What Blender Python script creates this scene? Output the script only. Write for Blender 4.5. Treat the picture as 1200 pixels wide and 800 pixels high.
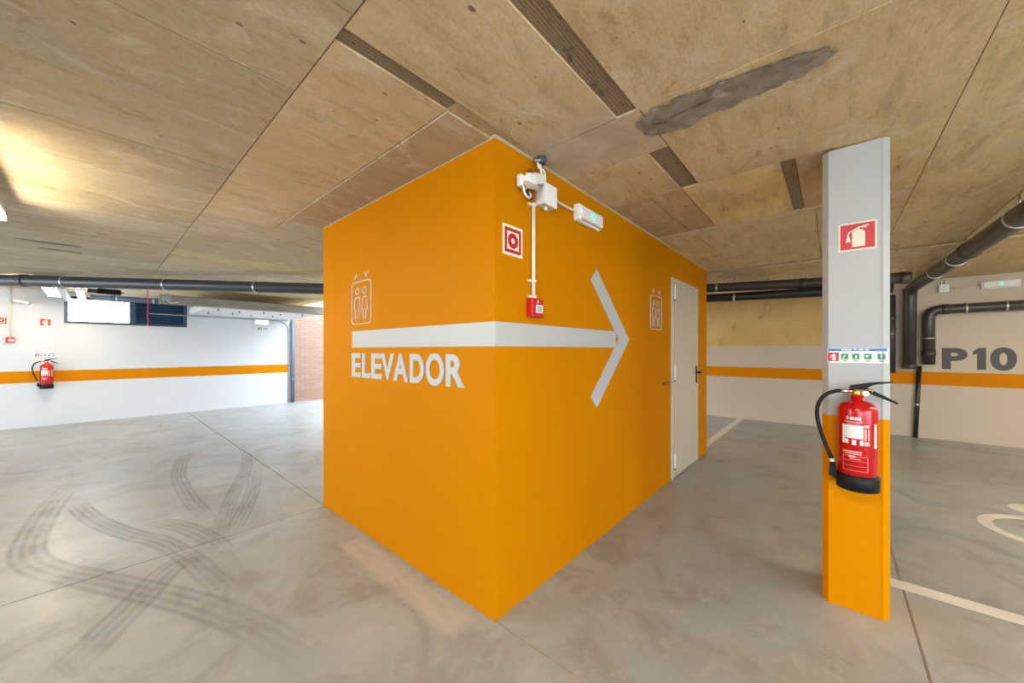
import bpy, bmesh, math, random
from mathutils import Vector, Matrix
random.seed(7)
PI = math.pi
scene = bpy.context.scene
for o in list(bpy.data.objects):
    bpy.data.objects.remove(o, do_unlink=True)
C = scene.collection

# ------------------------------------------------------------------ camera, world, exposure
CAM_H = 1.396
F_PX, HORIZON = 428.0, 410.0
cam = bpy.data.cameras.new('camera')
cam.sensor_fit = 'HORIZONTAL'; cam.sensor_width = 36.0
cam.lens = 36.0 * F_PX / 1200.0
cam.shift_y = (HORIZON - 400.0) / 1200.0
cam.clip_start = 0.02
co = bpy.data.objects.new('camera', cam); C.objects.link(co)
co.location = (0, 0, CAM_H)
co.rotation_euler = (PI / 2, 0, math.atan2(.659, .752) - PI / 2)
scene.camera = co

world = bpy.data.worlds.new('sky'); scene.world = world
world.use_nodes = True
bg = world.node_tree.nodes['Background']
bg.inputs[0].default_value = (0.73, 0.86, 1.0, 1)
bg.inputs[1].default_value = 14.5

vs = scene.view_settings
vs.view_transform = 'Standard'; vs.look = 'None'; vs.gamma = 1.0; vs.use_curve_mapping = False
vs.exposure = -0.33
LAMP_STRENGTH = 138.0
LAMP_COLOR = (1.0, 0.86, 0.66)

# ------------------------------------------------------------------ materials
MATS = {}
def nt(name):
    m = bpy.data.materials.new(name); m.use_nodes = True
    t = m.node_tree; b = t.nodes['Principled BSDF']
    MATS[name] = m
    return m, t, b
def N(t, kind, **kw):
    n = t.nodes.new(kind)
    for k, v in kw.items():
        if k.startswith('i_'):
            key = k[2:]
            n.inputs[int(key) if key.isdigit() else key].default_value = v
        else:
            setattr(n, k, v)
    return n
def L(t, a, b): t.links.new(a, b)
def mixc(t, fac, a, b, blend='MIX'):
    n = t.nodes.new('ShaderNodeMix'); n.data_type = 'RGBA'; n.blend_type = blend
    for sock, v in ((n.inputs[0], fac), (n.inputs[6], a), (n.inputs[7], b)):
        if isinstance(v, bpy.types.NodeSocket): L(t, v, sock)
        elif isinstance(v, (int, float)): sock.default_value = v
        else: sock.default_value = (*v, 1)
    return n.outputs[2]
def ramp(t, fac, *stops):
    r = t.nodes.new('ShaderNodeValToRGB'); L(t, fac, r.inputs[0])
    e = r.color_ramp.elements
    while len(e) < len(stops): e.new(0.5)
    for k, (p, c) in enumerate(stops):
        e[k].position = p
        e[k].color = (c, c, c, 1) if isinstance(c, (int, float)) else (*c, 1)
    return r.outputs[0]
def pos(t, scale=(1, 1, 1), rand=0.0):
    g = t.nodes.new('ShaderNodeNewGeometry')
    mp = t.nodes.new('ShaderNodeMapping'); mp.inputs['Scale'].default_value = scale
    if rand:
        oi = t.nodes.new('ShaderNodeObjectInfo')
        mu = N(t, 'ShaderNodeMath', operation='MULTIPLY'); L(t, oi.outputs['Random'], mu.inputs[0]); mu.inputs[1].default_value = rand
        cb = t.nodes.new('ShaderNodeCombineXYZ'); L(t, mu.outputs[0], cb.inputs[0]); L(t, mu.outputs[0], cb.inputs[1])
        L(t, cb.outputs[0], mp.inputs['Location'])
    L(t, g.outputs['Position'], mp.inputs[0])
    return mp.outputs[0]
def noise(t, vec, scale, detail=5, rough=.55, dist=0):
    n = N(t, 'ShaderNodeTexNoise'); L(t, vec, n.inputs['Vector'])
    n.inputs['Scale'].default_value = scale; n.inputs['Detail'].default_value = detail
    n.inputs['Roughness'].default_value = rough; n.inputs['Distortion'].default_value = dist
    return n.outputs[0]
def patch_mask(t, cx, cy, hx, hy, soft, wob, scale):
    """ragged rectangular stain at a place on the slab: 1 inside, fading over `soft` metres"""
    sp = N(t, 'ShaderNodeSeparateXYZ'); L(t, pos(t), sp.inputs[0])
    def m2(op, a, b_):
        n = N(t, 'ShaderNodeMath', operation=op)
        for k, s in enumerate((a, b_)):
            if isinstance(s, bpy.types.NodeSocket): L(t, s, n.inputs[k])
            elif s is not None: n.inputs[k].default_value = s
        return n.outputs[0]
    ax = m2('SUBTRACT', m2('ABSOLUTE', m2('SUBTRACT', sp.outputs[0], cx), None), hx)
    ay = m2('SUBTRACT', m2('ABSOLUTE', m2('SUBTRACT', sp.outputs[1], cy), None), hy)
    d = m2('SMOOTH_MAX', ax, ay); d.node.inputs[2].default_value = .08
    d = m2('ADD', d, m2('MULTIPLY', m2('SUBTRACT', noise(t, pos(t), scale, 6, .6), .5), wob))
    d = m2('ADD', m2('DIVIDE', d, -soft), .5)
    return ramp(t, d, (0.0, 0.0), (1.0, 1.0))
def bump(t, b, h, strength=.2, dist=.01):
    n = N(t, 'ShaderNodeBump'); n.inputs['Strength'].default_value = strength; n.inputs['Distance'].default_value = dist
    L(t, h, n.inputs['Height']); L(t, n.outputs[0], b.inputs['Normal'])
def plain(name, col, rough=.5, metal=0.0, var=.06, scale=6.0, bmp=0.0, bscale=150):
    """simple paint / plastic / metal with a faint mottling so nothing is dead flat"""
    m, t, b = nt(name)
    v = pos(t)
    n = noise(t, v, scale, 4)
    f = ramp(t, n, (.3, 1 - var), (.7, 1.0))
    L(t, mixc(t, 1.0, col, f, 'MULTIPLY'), b.inputs['Base Color'])
    b.inputs['Roughness'].default_value = rough; b.inputs['Metallic'].default_value = metal
    if name == 'black_plastic': b.inputs['Specular IOR Level'].default_value = .2
    if name.startswith('orange'): b.inputs['Specular IOR Level'].default_value = .03
    if bmp:
        bump(t, b, noise(t, v, bscale, 3), bmp, .003)
    return m
def emit(name, col, s):
    m, t, b = nt(name)
    b.inputs['Base Color'].default_value = (*col, 1)
    b.inputs['Emission Color'].default_value = (*col, 1); b.inputs['Emission Strength'].default_value = s
    return m

plain('orange_wall', (.50, .18, .0), .5, var=.05, scale=1.2, bmp=.05, bscale=60)
plain('orange_band', (.58, .20, .002), .5, var=.04, scale=2)
plain('white_wall', (.60, .62, .65), .6, var=.05, scale=.9, bmp=.06, bscale=40)
plain('warm_tinted_wall', (.52, .445, .345), .6, var=.05, scale=.9, bmp=.06, bscale=40)  # white plaster; warmth of the lamp light mixed into its colour
plain('white_paint', (.42, .425, .425), .45, var=.04)
plain('white_column', (.405, .408, .395), .45, var=.05, scale=3, bmp=.12, bscale=30)
plain('orange_column', (.62, .22, .0), .45, var=.06, scale=3, bmp=.12, bscale=30)
plain('floor_line', (.74, .72, .67), .55, var=.16, scale=5)
plain('white_plastic', (.78, .77, .73), .35)
plain('cream_conduit', (.74, .66, .52), .4)
plain('door_grey', (.50, .455, .365), .38, var=.03)
plain('black_plastic', (.008, .008, .009), .45)
plain('pipe_grey', (.045, .047, .052), .38, var=.2, scale=5)
plain('pipe_brown', (.050, .043, .037), .36, var=.25, scale=6)
plain('pipe_black', (.014, .013, .013), .35, var=.2)
plain('conduit_grey', (.30, .32, .34), .4)
plain('blue_grey_pipe', (.10, .14, .20), .35)
plain('galvanised', (.62, .64, .66), .35, 1.0, var=.2, scale=12)
plain('window_frame', (.018, .05, .085), .4)
plain('louvre', (.03, .075, .15), .4)
plain('red_enamel', (.46, .002, .004), .22)
plain('red_box', (.50, .006, .008), .4)
plain('sign_red', (.55, .012, .03), .45)
plain('sign_deep_red', (.40, .006, .022), .5)
plain('sign_cream', (.72, .70, .52), .5)
plain('sign_blue', (.03, .17, .48), .45)
plain('sign_green', (.012, .23, .075), .45)
plain('label_white', (.74, .70, .70), .4)
plain('label_pink', (.75, .36, .33), .4)
plain('brass', (.72, .42, .10), .25, .9)
plain('letter_grey', (.070, .065, .064), .6)
plain('ribbon_pink', (.75, .02, .10), .5)
plain('pale_mortar', (.36, .27, .22), .85, var=.15)
plain('mortar', (.46, .38, .28), .85, var=.15)
plain('rust', (.22, .07, .02), .7)
emit('lamp_glow', LAMP_COLOR, LAMP_STRENGTH)
emit('green_led', (.05, 1.0, .35), 2.2)
emit('lit_diffuser', (.95, 1.0, .98), 2.0)
m, t, b = nt('brick')
oi = N(t, 'ShaderNodeObjectInfo'); v = pos(t)
c1 = mixc(t, oi.outputs['Random'], (.30, .175, .12), (.36, .22, .16))
L(t, mixc(t, ramp(t, noise(t, v, 40), (.35, .0), (.75, .5)), c1, (.42, .29, .235)), b.inputs['Base Color'])
b.inputs['Roughness'].default_value = .85; bump(t, b, noise(t, v, 120), .3, .004)

# thin window glass
m, t, b = nt('glass')
b.inputs['Base Color'].default_value = (.9, .95, .97, 1); b.inputs['Roughness'].default_value = .02
tr = N(t, 'ShaderNodeBsdfTransparent'); mx = N(t, 'ShaderNodeMixShader'); mx.inputs[0].default_value = .08
out = t.nodes['Material Output']
L(t, tr.outputs[0], mx.inputs[1]); L(t, b.outputs[0], mx.inputs[2]); L(t, mx.outputs[0], out.inputs['Surface'])

# board-marked ceiling concrete; the object colour is the tint of each shuttering panel
def ceiling_mat(name, grain):
    m, t, b = nt(name)
    oi = N(t, 'ShaderNodeObjectInfo')
    vl = pos(t, (1.0, grain, 1.0), 13.0)            # streaks run along X
    vw = pos(t, (1, 1, 1), 5.0)
    vc = pos(t, (1, 1, 1))                          # stains that run on across the panels
    c = oi.outputs['Color']
    c = mixc(t, ramp(t, noise(t, vc, .8, 5, .6, .5), (.40, 0.0), (.68, .45)), c, (.53, .40, .215))
    blot = noise(t, vw, 1.9, 8, .66, .5)
    c = mixc(t, ramp(t, blot, (.40, 0.0), (.60, .50)), c, (.53, .385, .205))
    st = noise(t, vl, 2.4, 9, .68, .4)
    c = mixc(t, ramp(t, st, (.36, .55), (.50, 0.0)), c, (.40, .29, .16))
    pale = noise(t, pos(t, (1, 1.5, 1), 9.0), 3.1, 10, .70, .9)
    c = mixc(t, ramp(t, pale, (.52, 0.0), (.70, .75)), c, (.70, .61, .46))
    rust = noise(t, pos(t, (1, 2.2, 1), 21.0), 3.4, 9, .72, 1.2)
    c = mixc(t, ramp(t, rust, (.58, 0.0), (.70, .65)), c, (.36, .19, .055))
    dark = noise(t, pos(t, (1, 1.8, 1), 31.0), 5.2, 9, .70, 1.6)
    c = mixc(t, ramp(t, dark, (.62, 0.0), (.73, .55)), c, (.20, .14, .075))
    wob = noise(t, vw, 16, 5)
    for sc, seed, lo in (((3.0, 5.5, 1), 3.0, .135), ((7.0, 11.0, 1), 8.0, .125)):      # blow-holes and chips
        vor = N(t, 'ShaderNodeTexVoronoi'); L(t, pos(t, sc, seed), vor.inputs['Vector']); vor.inputs['Scale'].default_value = 1.5
        ad = N(t, 'ShaderNodeMath', operation='MULTIPLY_ADD'); L(t, wob, ad.inputs[0]); ad.inputs[1].default_value = .20; L(t, vor.outputs[0], ad.inputs[2])
        c = mixc(t, ramp(t, ad.outputs[0], (lo, .8), (lo + .022, 0.0)), c, (.12, .075, .035))
    fine = noise(t, pos(t, (1, 2, 1), 2.0), 55, 6, .65)
    c = mixc(t, 1.0, c, ramp(t, fine, (.30, .84), (.70, 1.08)), 'MULTIPLY')
    sk = patch_mask(t, 1.76, 1.02, .20, .30, .16, .30, 5)
    c = mixc(t, sk, c, mixc(t, ramp(t, noise(t, vc, 5, 7, .6, .8), (.35, 0.0), (.66, 1.0)), (.47, .375, .265), (.62, .53, .42)))
    L(t, c, b.inputs['Base Color'])
    b.inputs['Roughness'].default_value = .78; b.inputs['Specular IOR Level'].default_value = .25
    bump(t, b, mixc(t, .5, fine, st), .5, .008)
ceiling_mat('ceiling_panel', 5.0)
m, t, b = nt('wood_imprint')                         # dark boards left in the slab, ringed grain
wv = N(t, 'ShaderNodeTexWave', wave_type='BANDS', bands_direction='Y'); L(t, pos(t, (.35, 1, 1), 2.0), wv.inputs['Vector'])
wv.inputs['Scale'].default_value = 24; wv.inputs['Distortion'].default_value = 7; wv.inputs['Detail'].default_value = 3; wv.inputs['Detail Scale'].default_value = .6
c = mixc(t, ramp(t, wv.outputs[0], (.3, 0.0), (.7, 1.0)), (.20, .145, .088), (.27, .20, .125))
c = mixc(t, ramp(t, noise(t, pos(t), 22, 6), (.58, 0.0), (.66, .8)), c, (.10, .07, .045))
L(t, c, b.inputs['Base Color']); b.inputs['Roughness'].default_value = .8
bump(t, b, wv.outputs[0], .3, .004)
def faded(t, b, thr0, thr1, scale):
    """worn paint / filler: thins out towards its ragged rim (vertex layer 'rim' 0..1)"""
    at = N(t, 'ShaderNodeAttribute'); at.attribute_name = 'rim'
    n_ = N(t, 'ShaderNodeMath', operation='MULTIPLY_ADD'); L(t, noise(t, pos(t), scale, 8, .7), n_.inputs[0]); n_.inputs[1].default_value = .9; L(t, at.outputs['Fac'], n_.inputs[2])
    f = ramp(t, n_.outputs[0], (thr0, 0.0), (thr1, 1.0))
    tr = N(t, 'ShaderNodeBsdfTransparent'); mx = N(t, 'ShaderNodeMixShader')
    L(t, f, mx.inputs[0]); L(t, tr.outputs[0], mx.inputs[1]); L(t, b.outputs[0], mx.inputs[2])
    L(t, mx.outputs[0], t.nodes['Material Output'].inputs['Surface'])
m, t, b = nt('grey_patch')
c = mixc(t, ramp(t, noise(t, pos(t, (1, 1, 1)), 11, 8, .65, .8), (.40, 0.0), (.62, 1.0)), (.185, .155, .125), (.30, .265, .225))
c = mixc(t, ramp(t, noise(t, pos(t, (1.6, 1, 1)), 7, 5, .55, .5), (.60, 0.0), (.68, .8)), c, (.46, .43, .40))
L(t, c, b.inputs['Base Color']); b.inputs['Roughness'].default_value = .6
bump(t, b, noise(t, pos(t), 30, 6), .4, .006)
faded(t, b, .54, .57, 14)
m, t, b = nt('wall_concrete')
v = pos(t)
c = mixc(t, ramp(t, noise(t, v, 1.3, 7, .6, .6), (.35, 0.0), (.65, 1.0)), (.53, .35, .12), (.61, .44, .18))
c = mixc(t, ramp(t, noise(t, pos(t, (1, 1, .7)), 3.2, 9, .7, 1.5), (.57, 0.0), (.68, .6)), c, (.27, .18, .09))
L(t, c, b.inputs['Base Color']); b.inputs['Roughness'].default_value = .8
bump(t, b, noise(t, v, 20, 7), .3, .008)
m, t, b = nt('soffit')
L(t, mixc(t, ramp(t, noise(t, pos(t), 2.0, 5), (.4, 0.0), (.7, 1.0)), (.72, .73, .74), (.80, .80, .80)), b.inputs['Base Color'])
b.inputs['Roughness'].default_value = .8
m, t, b = nt('beam_concrete')
L(t, mixc(t, ramp(t, noise(t, pos(t, (1, 4, 4)), 3.0, 6), (.4, 0.0), (.7, 1.0)), (.23, .21, .18), (.33, .31, .27)), b.inputs['Base Color'])
b.inputs['Roughness'].default_value = .8

# trowelled, slightly polished floor concrete
m, t, b = nt('floor_concrete')
v = pos(t)
big = noise(t, v, .55, 6, .6, .6)
c = mixc(t, ramp(t, big, (.36, 0.0), (.64, 1.0)), (.30, .325, .33), (.38, .412, .428))
brown = noise(t, pos(t, (1, 1, 1)), .9, 7, .6, 1.0)
c = mixc(t, ramp(t, brown, (.50, 0.0), (.72, .55)), c, (.32, .275, .205))
swirl = noise(t, pos(t, (1, 1.6, 1)), 2.6, 8, .62, 2.2)
c = mixc(t, ramp(t, swirl, (.54, 0.0), (.70, .42)), c, (.47, .46, .44))
mid = noise(t, pos(t, (1.3, 1, 1)), 1.7, 8, .66, 1.4)
c = mixc(t, ramp(t, mid, (.36, .55), (.52, 0.0)), c, (.215, .205, .185))
dust = noise(t, pos(t, (1, 1.2, 1)), 6.5, 9, .72, 1.8)
c = mixc(t, ramp(t, dust, (.56, 0.0), (.70, .45)), c, (.50, .455, .39))
drk = noise(t, v, 2.7, 4, .5, .5)
c = mixc(t, ramp(t, drk, (.22, .35), (.50, 0.0)), c, (.23, .21, .185))
cem = patch_mask(t, 1.225, 2.03, .085, .63, .05, .10, 9)
cfac = N(t, 'ShaderNodeMath', operation='MULTIPLY'); L(t, cem, cfac.inputs[0]); L(t, ramp(t, noise(t, pos(t, (5, 1, 1)), 4, 8, .65, .6), (.35, .45), (.65, .95)), cfac.inputs[1])
c = mixc(t, cfac.outputs[0], c, (.475, .455, .42))
pale_col = patch_mask(t, 2.66, -.12, .10, .22, .25, .3, 6)      # dusty plaster at the foot of the column
pf = N(t, 'ShaderNodeMath', operation='MULTIPLY'); L(t, pale_col, pf.inputs[0]); pf.inputs[1].default_value = .35
c = mixc(t, pf.outputs[0], c, (.52, .46, .39))
L(t, c, b.inputs['Base Color'])
L(t, ramp(t, drk, (.3, .31), (.7, .44)), b.inputs['Roughness'])
bump(t, b, noise(t, v, 18, 6), .06, .004)
m, t, b = nt('joint'); b.inputs['Base Color'].default_value = (.10, .09, .08, 1); b.inputs['Roughness'].default_value = .9
# rubber left by tyres: worn, so the floor shows through it
m, t, b = nt('tyre_rubber')
b.inputs['Base Color'].default_value = (.115, .105, .095, 1); b.inputs['Roughness'].default_value = .6
uvn = N(t, 'ShaderNodeUVMap'); uvn.uv_map = 'UVMap'
sp = N(t, 'ShaderNodeSeparateXYZ'); L(t, uvn.outputs[0], sp.inputs[0])
def mth(op, a, b_=None):
    n_ = N(t, 'ShaderNodeMath', operation=op)
    for k_, s_ in enumerate((a, b_)):
        if isinstance(s_, bpy.types.NodeSocket): L(t, s_, n_.inputs[k_])
        elif s_ is not None: n_.inputs[k_].default_value = s_
    return n_.outputs[0]
wav = mth('MULTIPLY_ADD', mth('COSINE', mth('MULTIPLY', sp.outputs[1], 2 * PI * 4)), -.5); wav.node.inputs[2].default_value = .5
lanes_ = ramp(t, wav, (.15, .42), (.75, 1.0))
edge = ramp(t, sp.outputs[1], (0.0, 0.0), (.10, 1.0), (.90, 1.0), (1.0, 0.0))
ends = ramp(t, sp.outputs[0], (0.0, 0.0), (.22, 1.0), (.80, 1.0), (1.0, 0.0))
worn = ramp(t, noise(t, pos(t), 3.2, 8, .7), (.30, .05), (.70, .27))
f = mth('MULTIPLY', mth('MULTIPLY', lanes_, edge), mth('MULTIPLY', ends, worn))
tr = N(t, 'ShaderNodeBsdfTransparent'); mx = N(t, 'ShaderNodeMixShader')
L(t, f, mx.inputs[0]); L(t, tr.outputs[0], mx.inputs[1]); L(t, b.outputs[0], mx.inputs[2])
L(t, mx.outputs[0], t.nodes['Material Output'].inputs['Surface'])

# ------------------------------------------------------------------ mesh helpers
def bm_new(): return bmesh.new()
def box(bm, x0, x1, y0, y1, z0, z1, bev=0.0, seg=2):
    tmp = bmesh.new()
    bmesh.ops.create_cube(tmp, size=1)
    for v in tmp.verts:
        v.co = Vector(((x0 + x1) / 2 + v.co.x * (x1 - x0), (y0 + y1) / 2 + v.co.y * (y1 - y0), (z0 + z1) / 2 + v.co.z * (z1 - z0)))
    if bev: bmesh.ops.bevel(tmp, geom=tmp.edges[:], offset=bev, segments=seg, affect='EDGES', profile=.5)
    merge(bm, tmp); return bm
def merge(bm, tmp, mat=None):
    if mat is not None: bmesh.ops.transform(tmp, matrix=mat, verts=tmp.verts)
    me = bpy.data.meshes.new('t'); tmp.to_mesh(me); tmp.free(); bm.from_mesh(me); bpy.data.meshes.remove(me)
def prism(bm, pts, axis, a, b, holes=None):
    """extrude a polygon; axis 'y': pts are (x,z), from y=a to y=b; 'z': pts are (x,y)"""
    tmp = bmesh.new()
    def P(p, d): return (p[0], d, p[1]) if axis == 'y' else (p[0], p[1], d) if axis == 'z' else (d, p[0], p[1])
    va = [tmp.verts.new(P(p, a)) for p in pts]; vb = [tmp.verts.new(P(p, b)) for p in pts]
    tmp.faces.new(va); tmp.faces.new(vb[::-1])
    n = len(pts)
    for i in range(n): tmp.faces.new((va[i], vb[i], vb[(i + 1) % n], va[(i + 1) % n]))
    bmesh.ops.recalc_face_normals(tmp, faces=tmp.faces)
    merge(bm, tmp); return bm
def ring(bm, outer, inner, axis, a, b):
    """closed loop with matching outer / inner point lists, extruded a..b"""
    tmp = bmesh.new(); n = len(outer)
    def P(p, d): return (p[0], d, p[1]) if axis == 'y' else (p[0], p[1], d) if axis == 'z' else (d, p[0], p[1])
    o0 = [tmp.verts.new(P(p, a)) for p in outer]; i0 = [tmp.verts.new(P(p, a)) for p in inner]
    o1 = [tmp.verts.new(P(p, b)) for p in outer]; i1 = [tmp.verts.new(P(p, b)) for p in inner]
    for i in range(n):
        j = (i + 1) % n
        tmp.faces.new((o0[i], o0[j], i0[j], i0[i])); tmp.faces.new((o1[i], i1[i], i1[j], o1[j]))
        tmp.faces.new((o0[i], o1[i], o1[j], o0[j])); tmp.faces.new((i0[i], i0[j], i1[j], i1[i]))
    bmesh.ops.recalc_face_normals(tmp, faces=tmp.faces)
    merge(bm, tmp); return bm
def stroke(bm, pts, w, axis, a, b, closed=False):
    """a constant-width line along 2D pts"""
    n = len(pts); lo, li = [], []
    for i in range(n):
        p = Vector(pts[i])
        pv = Vector(pts[i - 1]) if (closed or i > 0) else None
        nx = Vector(pts[(i + 1) % n]) if (closed or i < n - 1) else None
        d1 = (p - pv).normalized() if pv is not None else None
        d2 = (nx - p).normalized() if nx is not None else None
        d1 = d1 or d2; d2 = d2 or d1
        n1 = Vector((-d1.y, d1.x)); n2 = Vector((-d2.y, d2.x))
        mt = (n1 + n2); mt = mt.normalized() if mt.length > 1e-6 else n1
        k = min(1 / max(mt.dot(n1), .35), 2.2) * w / 2
        lo.append(p + mt * k); li.append(p - mt * k)
    if closed: return ring(bm, lo, li, axis, a, b)
    tmp = bmesh.new()
    def P(p, d): return (p[0], d, p[1]) if axis == 'y' else (p[0], p[1], d) if axis == 'z' else (d, p[0], p[1])
    A = [[tmp.verts.new(P(q, d)) for q in l] for d in (a, b) for l in (lo, li)]
    for i in range(n - 1):
        tmp.faces.new((A[0][i], A[0][i + 1], A[1][i + 1], A[1][i])); tmp.faces.new((A[2][i], A[3][i], A[3][i + 1], A[2][i + 1]))
        tmp.faces.new((A[0][i], A[2][i], A[2][i + 1], A[0][i + 1])); tmp.faces.new((A[1][i], A[1][i + 1], A[3][i + 1], A[3][i]))
    for i in (0, n - 1): tmp.faces.new((A[0][i], A[1][i], A[3][i], A[2][i]))
    bmesh.ops.recalc_face_normals(tmp, faces=tmp.faces)
    merge(bm, tmp); return bm
def circ(cx, cy, r, n=24, a0=0, a1=2 * PI, end=False):
    k = n if not end else n - 1
    return [(cx + r * math.cos(a0 + (a1 - a0) * i / k), cy + r * math.sin(a0 + (a1 - a0) * i / k)) for i in range(n)]
def rrect(x0, x1, z0, z1, r, n=5):
    p = []
    for cx, cz, a in ((x1 - r, z1 - r, 0), (x0 + r, z1 - r, PI / 2), (x0 + r, z0 + r, PI), (x1 - r, z0 + r, 1.5 * PI)):
        p += circ(cx, cz, r, n, a, a + PI / 2, True)
    return p
def smooth_path(pts, rad, n=6):
    """round the corners of a polyline"""
    pts = [Vector(p) for p in pts]; out = [pts[0]]
    for i in range(1, len(pts) - 1):
        p = pts[i]; d1 = (pts[i - 1] - p); d2 = (pts[i + 1] - p)
        r = min(rad, d1.length * .49, d2.length * .49)
        a, b_ = p + d1.normalized() * r, p + d2.normalized() * r
        for k in range(n + 1):
            s = k / n; out.append(a * (1 - s) ** 2 + p * 2 * s * (1 - s) + b_ * s * s)
    out.append(pts[-1]); return out
def catmull(pts, n=6):
    pts = [Vector(p) for p in pts]; q = [pts[0] * 2 - pts[1]] + pts + [pts[-1] * 2 - pts[-2]]; out = []
    for i in range(1, len(q) - 2):
        for k in range(n):
            s = k / n
            out.append(.5 * ((2 * q[i]) + (q[i + 1] - q[i - 1]) * s + (2 * q[i - 1] - 5 * q[i] + 4 * q[i + 1] - q[i + 2]) * s * s + (3 * q[i] - q[i - 1] - 3 * q[i + 1] + q[i + 2]) * s ** 3))
    out.append(pts[-1]); return out
def tube(bm, pts, r, n=16, cap=True, radii=None):
    pts = [Vector(p) for p in pts]; tmp = bmesh.new(); rings = []
    tg = []
    for i in range(len(pts)):
        d = (pts[min(i + 1, len(pts) - 1)] - pts[max(i - 1, 0)]).normalized(); tg.append(d)
    up = Vector((0, 0, 1)) if abs(tg[0].z) < .9 else Vector((1, 0, 0))
    u = tg[0].cross(up).normalized()
    for i, p in enumerate(pts):
        u = (u - tg[i] * u.dot(tg[i])).normalized(); w = tg[i].cross(u)
        rr = radii[i] if radii else r
        rings.append([tmp.verts.new(p + (u * math.cos(2 * PI * k / n) + w * math.sin(2 * PI * k / n)) * rr) for k in range(n)])
    for a, b_ in zip(rings, rings[1:]):
        for k in range(n): 
            fc = tmp.faces.new((a[k], a[(k + 1) % n], b_[(k + 1) % n], b_[k])); fc.smooth = True
    if cap: tmp.faces.new(rings[0][::-1]); tmp.faces.new(rings[-1])
    bmesh.ops.recalc_face_normals(tmp, faces=tmp.faces)
    merge(bm, tmp); return bm
def lathe(bm, prof, n=32, cx=0, cy=0):
    tmp = bmesh.new(); rings = []
    for r, z in prof: rings.append([tmp.verts.new((cx + r * math.cos(2 * PI * k / n), cy + r * math.sin(2 * PI * k / n), z)) for k in range(n)])
    for a, b_ in zip(rings, rings[1:]):
        for k in range(n):
            fc = tmp.faces.new((a[k], a[(k + 1) % n], b_[(k + 1) % n], b_[k])); fc.smooth = True
    tmp.faces.new(rings[0][::-1]); tmp.faces.new(rings[-1])
    bmesh.ops.recalc_face_normals(tmp, faces=tmp.faces)
    merge(bm, tmp); return bm
def obj(name, bm, mat, parent=None, loc=None, smooth=False):
    me = bpy.data.meshes.new(name); bm.to_mesh(me); bm.free()
    me.materials.append(MATS[mat])
    o = bpy.data.objects.new(name, me); C.objects.link(o)
    if parent: o.parent = parent
    if loc: o.location = loc
    return o
def tag(o, label, cat, group=None, kind=None):
    if label: o['label'] = label
    if cat: o['category'] = cat
    if group: o['group'] = group
    if kind: o['kind'] = kind
    return o
FACE_S, FACE_W = 0.0, -PI / 2          # a thing seen on a wall that faces -Y, or on one that faces -X
def thing(name, label, cat, loc=(0, 0, 0), rz=0.0, group=None, kind=None):
    o = bpy.data.objects.new(name, None); C.objects.link(o)
    o.empty_display_size = .05
    o.location = loc; o.rotation_euler = (0, 0, rz)
    return tag(o, label, cat, group, kind)
def struct(name, bm, mat, label, parent=None):
    o = obj(name, bm, mat, parent)
    return tag(o, label, None, None, 'structure')
def copy_tree(o, parent=None):
    c = o.copy(); C.objects.link(c); c.parent = parent
    for ch in list(o.children): copy_tree(ch, c)
    return c
def text_bm(s, x0, x1, z0, z1, depth, offset=0.0, y=0.0):
    """a glyph run stretched to a measured box, front at y-depth"""
    cu = bpy.data.curves.new('txt', 'FONT'); cu.body = s; cu.size = 1.0; cu.offset = offset; cu.resolution_u = 6
    to = bpy.data.objects.new('txt', cu); C.objects.link(to)
    dg = bpy.context.evaluated_depsgraph_get()
    me = bpy.data.meshes.new_from_object(to.evaluated_get(dg))
    bpy.data.objects.remove(to, do_unlink=True); bpy.data.curves.remove(cu)
    tmp = bmesh.new(); tmp.from_mesh(me); bpy.data.meshes.remove(me)
    xs = [v.co.x for v in tmp.verts]; ys = [v.co.y for v in tmp.verts]
    ax, bx_, ay, by_ = min(xs), max(xs), min(ys), max(ys)
    for v in tmp.verts:
        v.co = Vector((x0 + (v.co.x - ax) / (bx_ - ax) * (x1 - x0), y, z0 + (v.co.y - ay) / (by_ - ay) * (z1 - z0)))
    bmesh.ops.remove_doubles(tmp, verts=tmp.verts, dist=1e-5)
    for f in tmp.faces: f.smooth = False
    r = bmesh.ops.extrude_face_region(tmp, geom=tmp.faces[:])
    for v in [g for g in r['geom'] if isinstance(g, bmesh.types.BMVert)]: v.co.y -= depth
    bmesh.ops.recalc_face_normals(tmp, faces=tmp.faces)
    return tmp

def rim_patch(pts, z, rings=5, radial=False):
    """flat ragged patch; 'rim' rises from 0 at its edge to 1 in the middle"""
    bm = bm_new(); lay = bm.verts.layers.float.new('rim')
    ys = [p[1] for p in pts]; y0, y1 = min(ys), max(ys)
    mid = (sum(p[0] for p in pts) / len(pts), sum(ys) / len(pts))
    def centre(p):           # pull towards the spine, not a single point
        if radial: return mid
        near = [q for q in pts if abs(q[1] - p[1]) < .12 * (y1 - y0) + .02]
        return (sum(q[0] for q in near) / len(near), p[1] * .8 + .2 * (y0 + y1) / 2)
    loops = []
    for k in range(rings + 1):
        s = k / rings; row = []
        for p in pts:
            cc = centre(p); v = bm.verts.new((p[0] + (cc[0] - p[0]) * s * (.9 if radial else .999), p[1] + (cc[1] - p[1]) * s * .96, z)); v[lay] = s; row.append(v)
        loops.append(row)
    n = len(pts)
    for a, b_ in zip(loops, loops[1:]):
        for i in range(n): bm.faces.new((a[i], a[(i + 1) % n], b_[(i + 1) % n], b_[i]))
    if radial: bm.faces.new(loops[-1])
    bmesh.ops.recalc_face_normals(bm, faces=bm.faces)
    return bm

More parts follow.
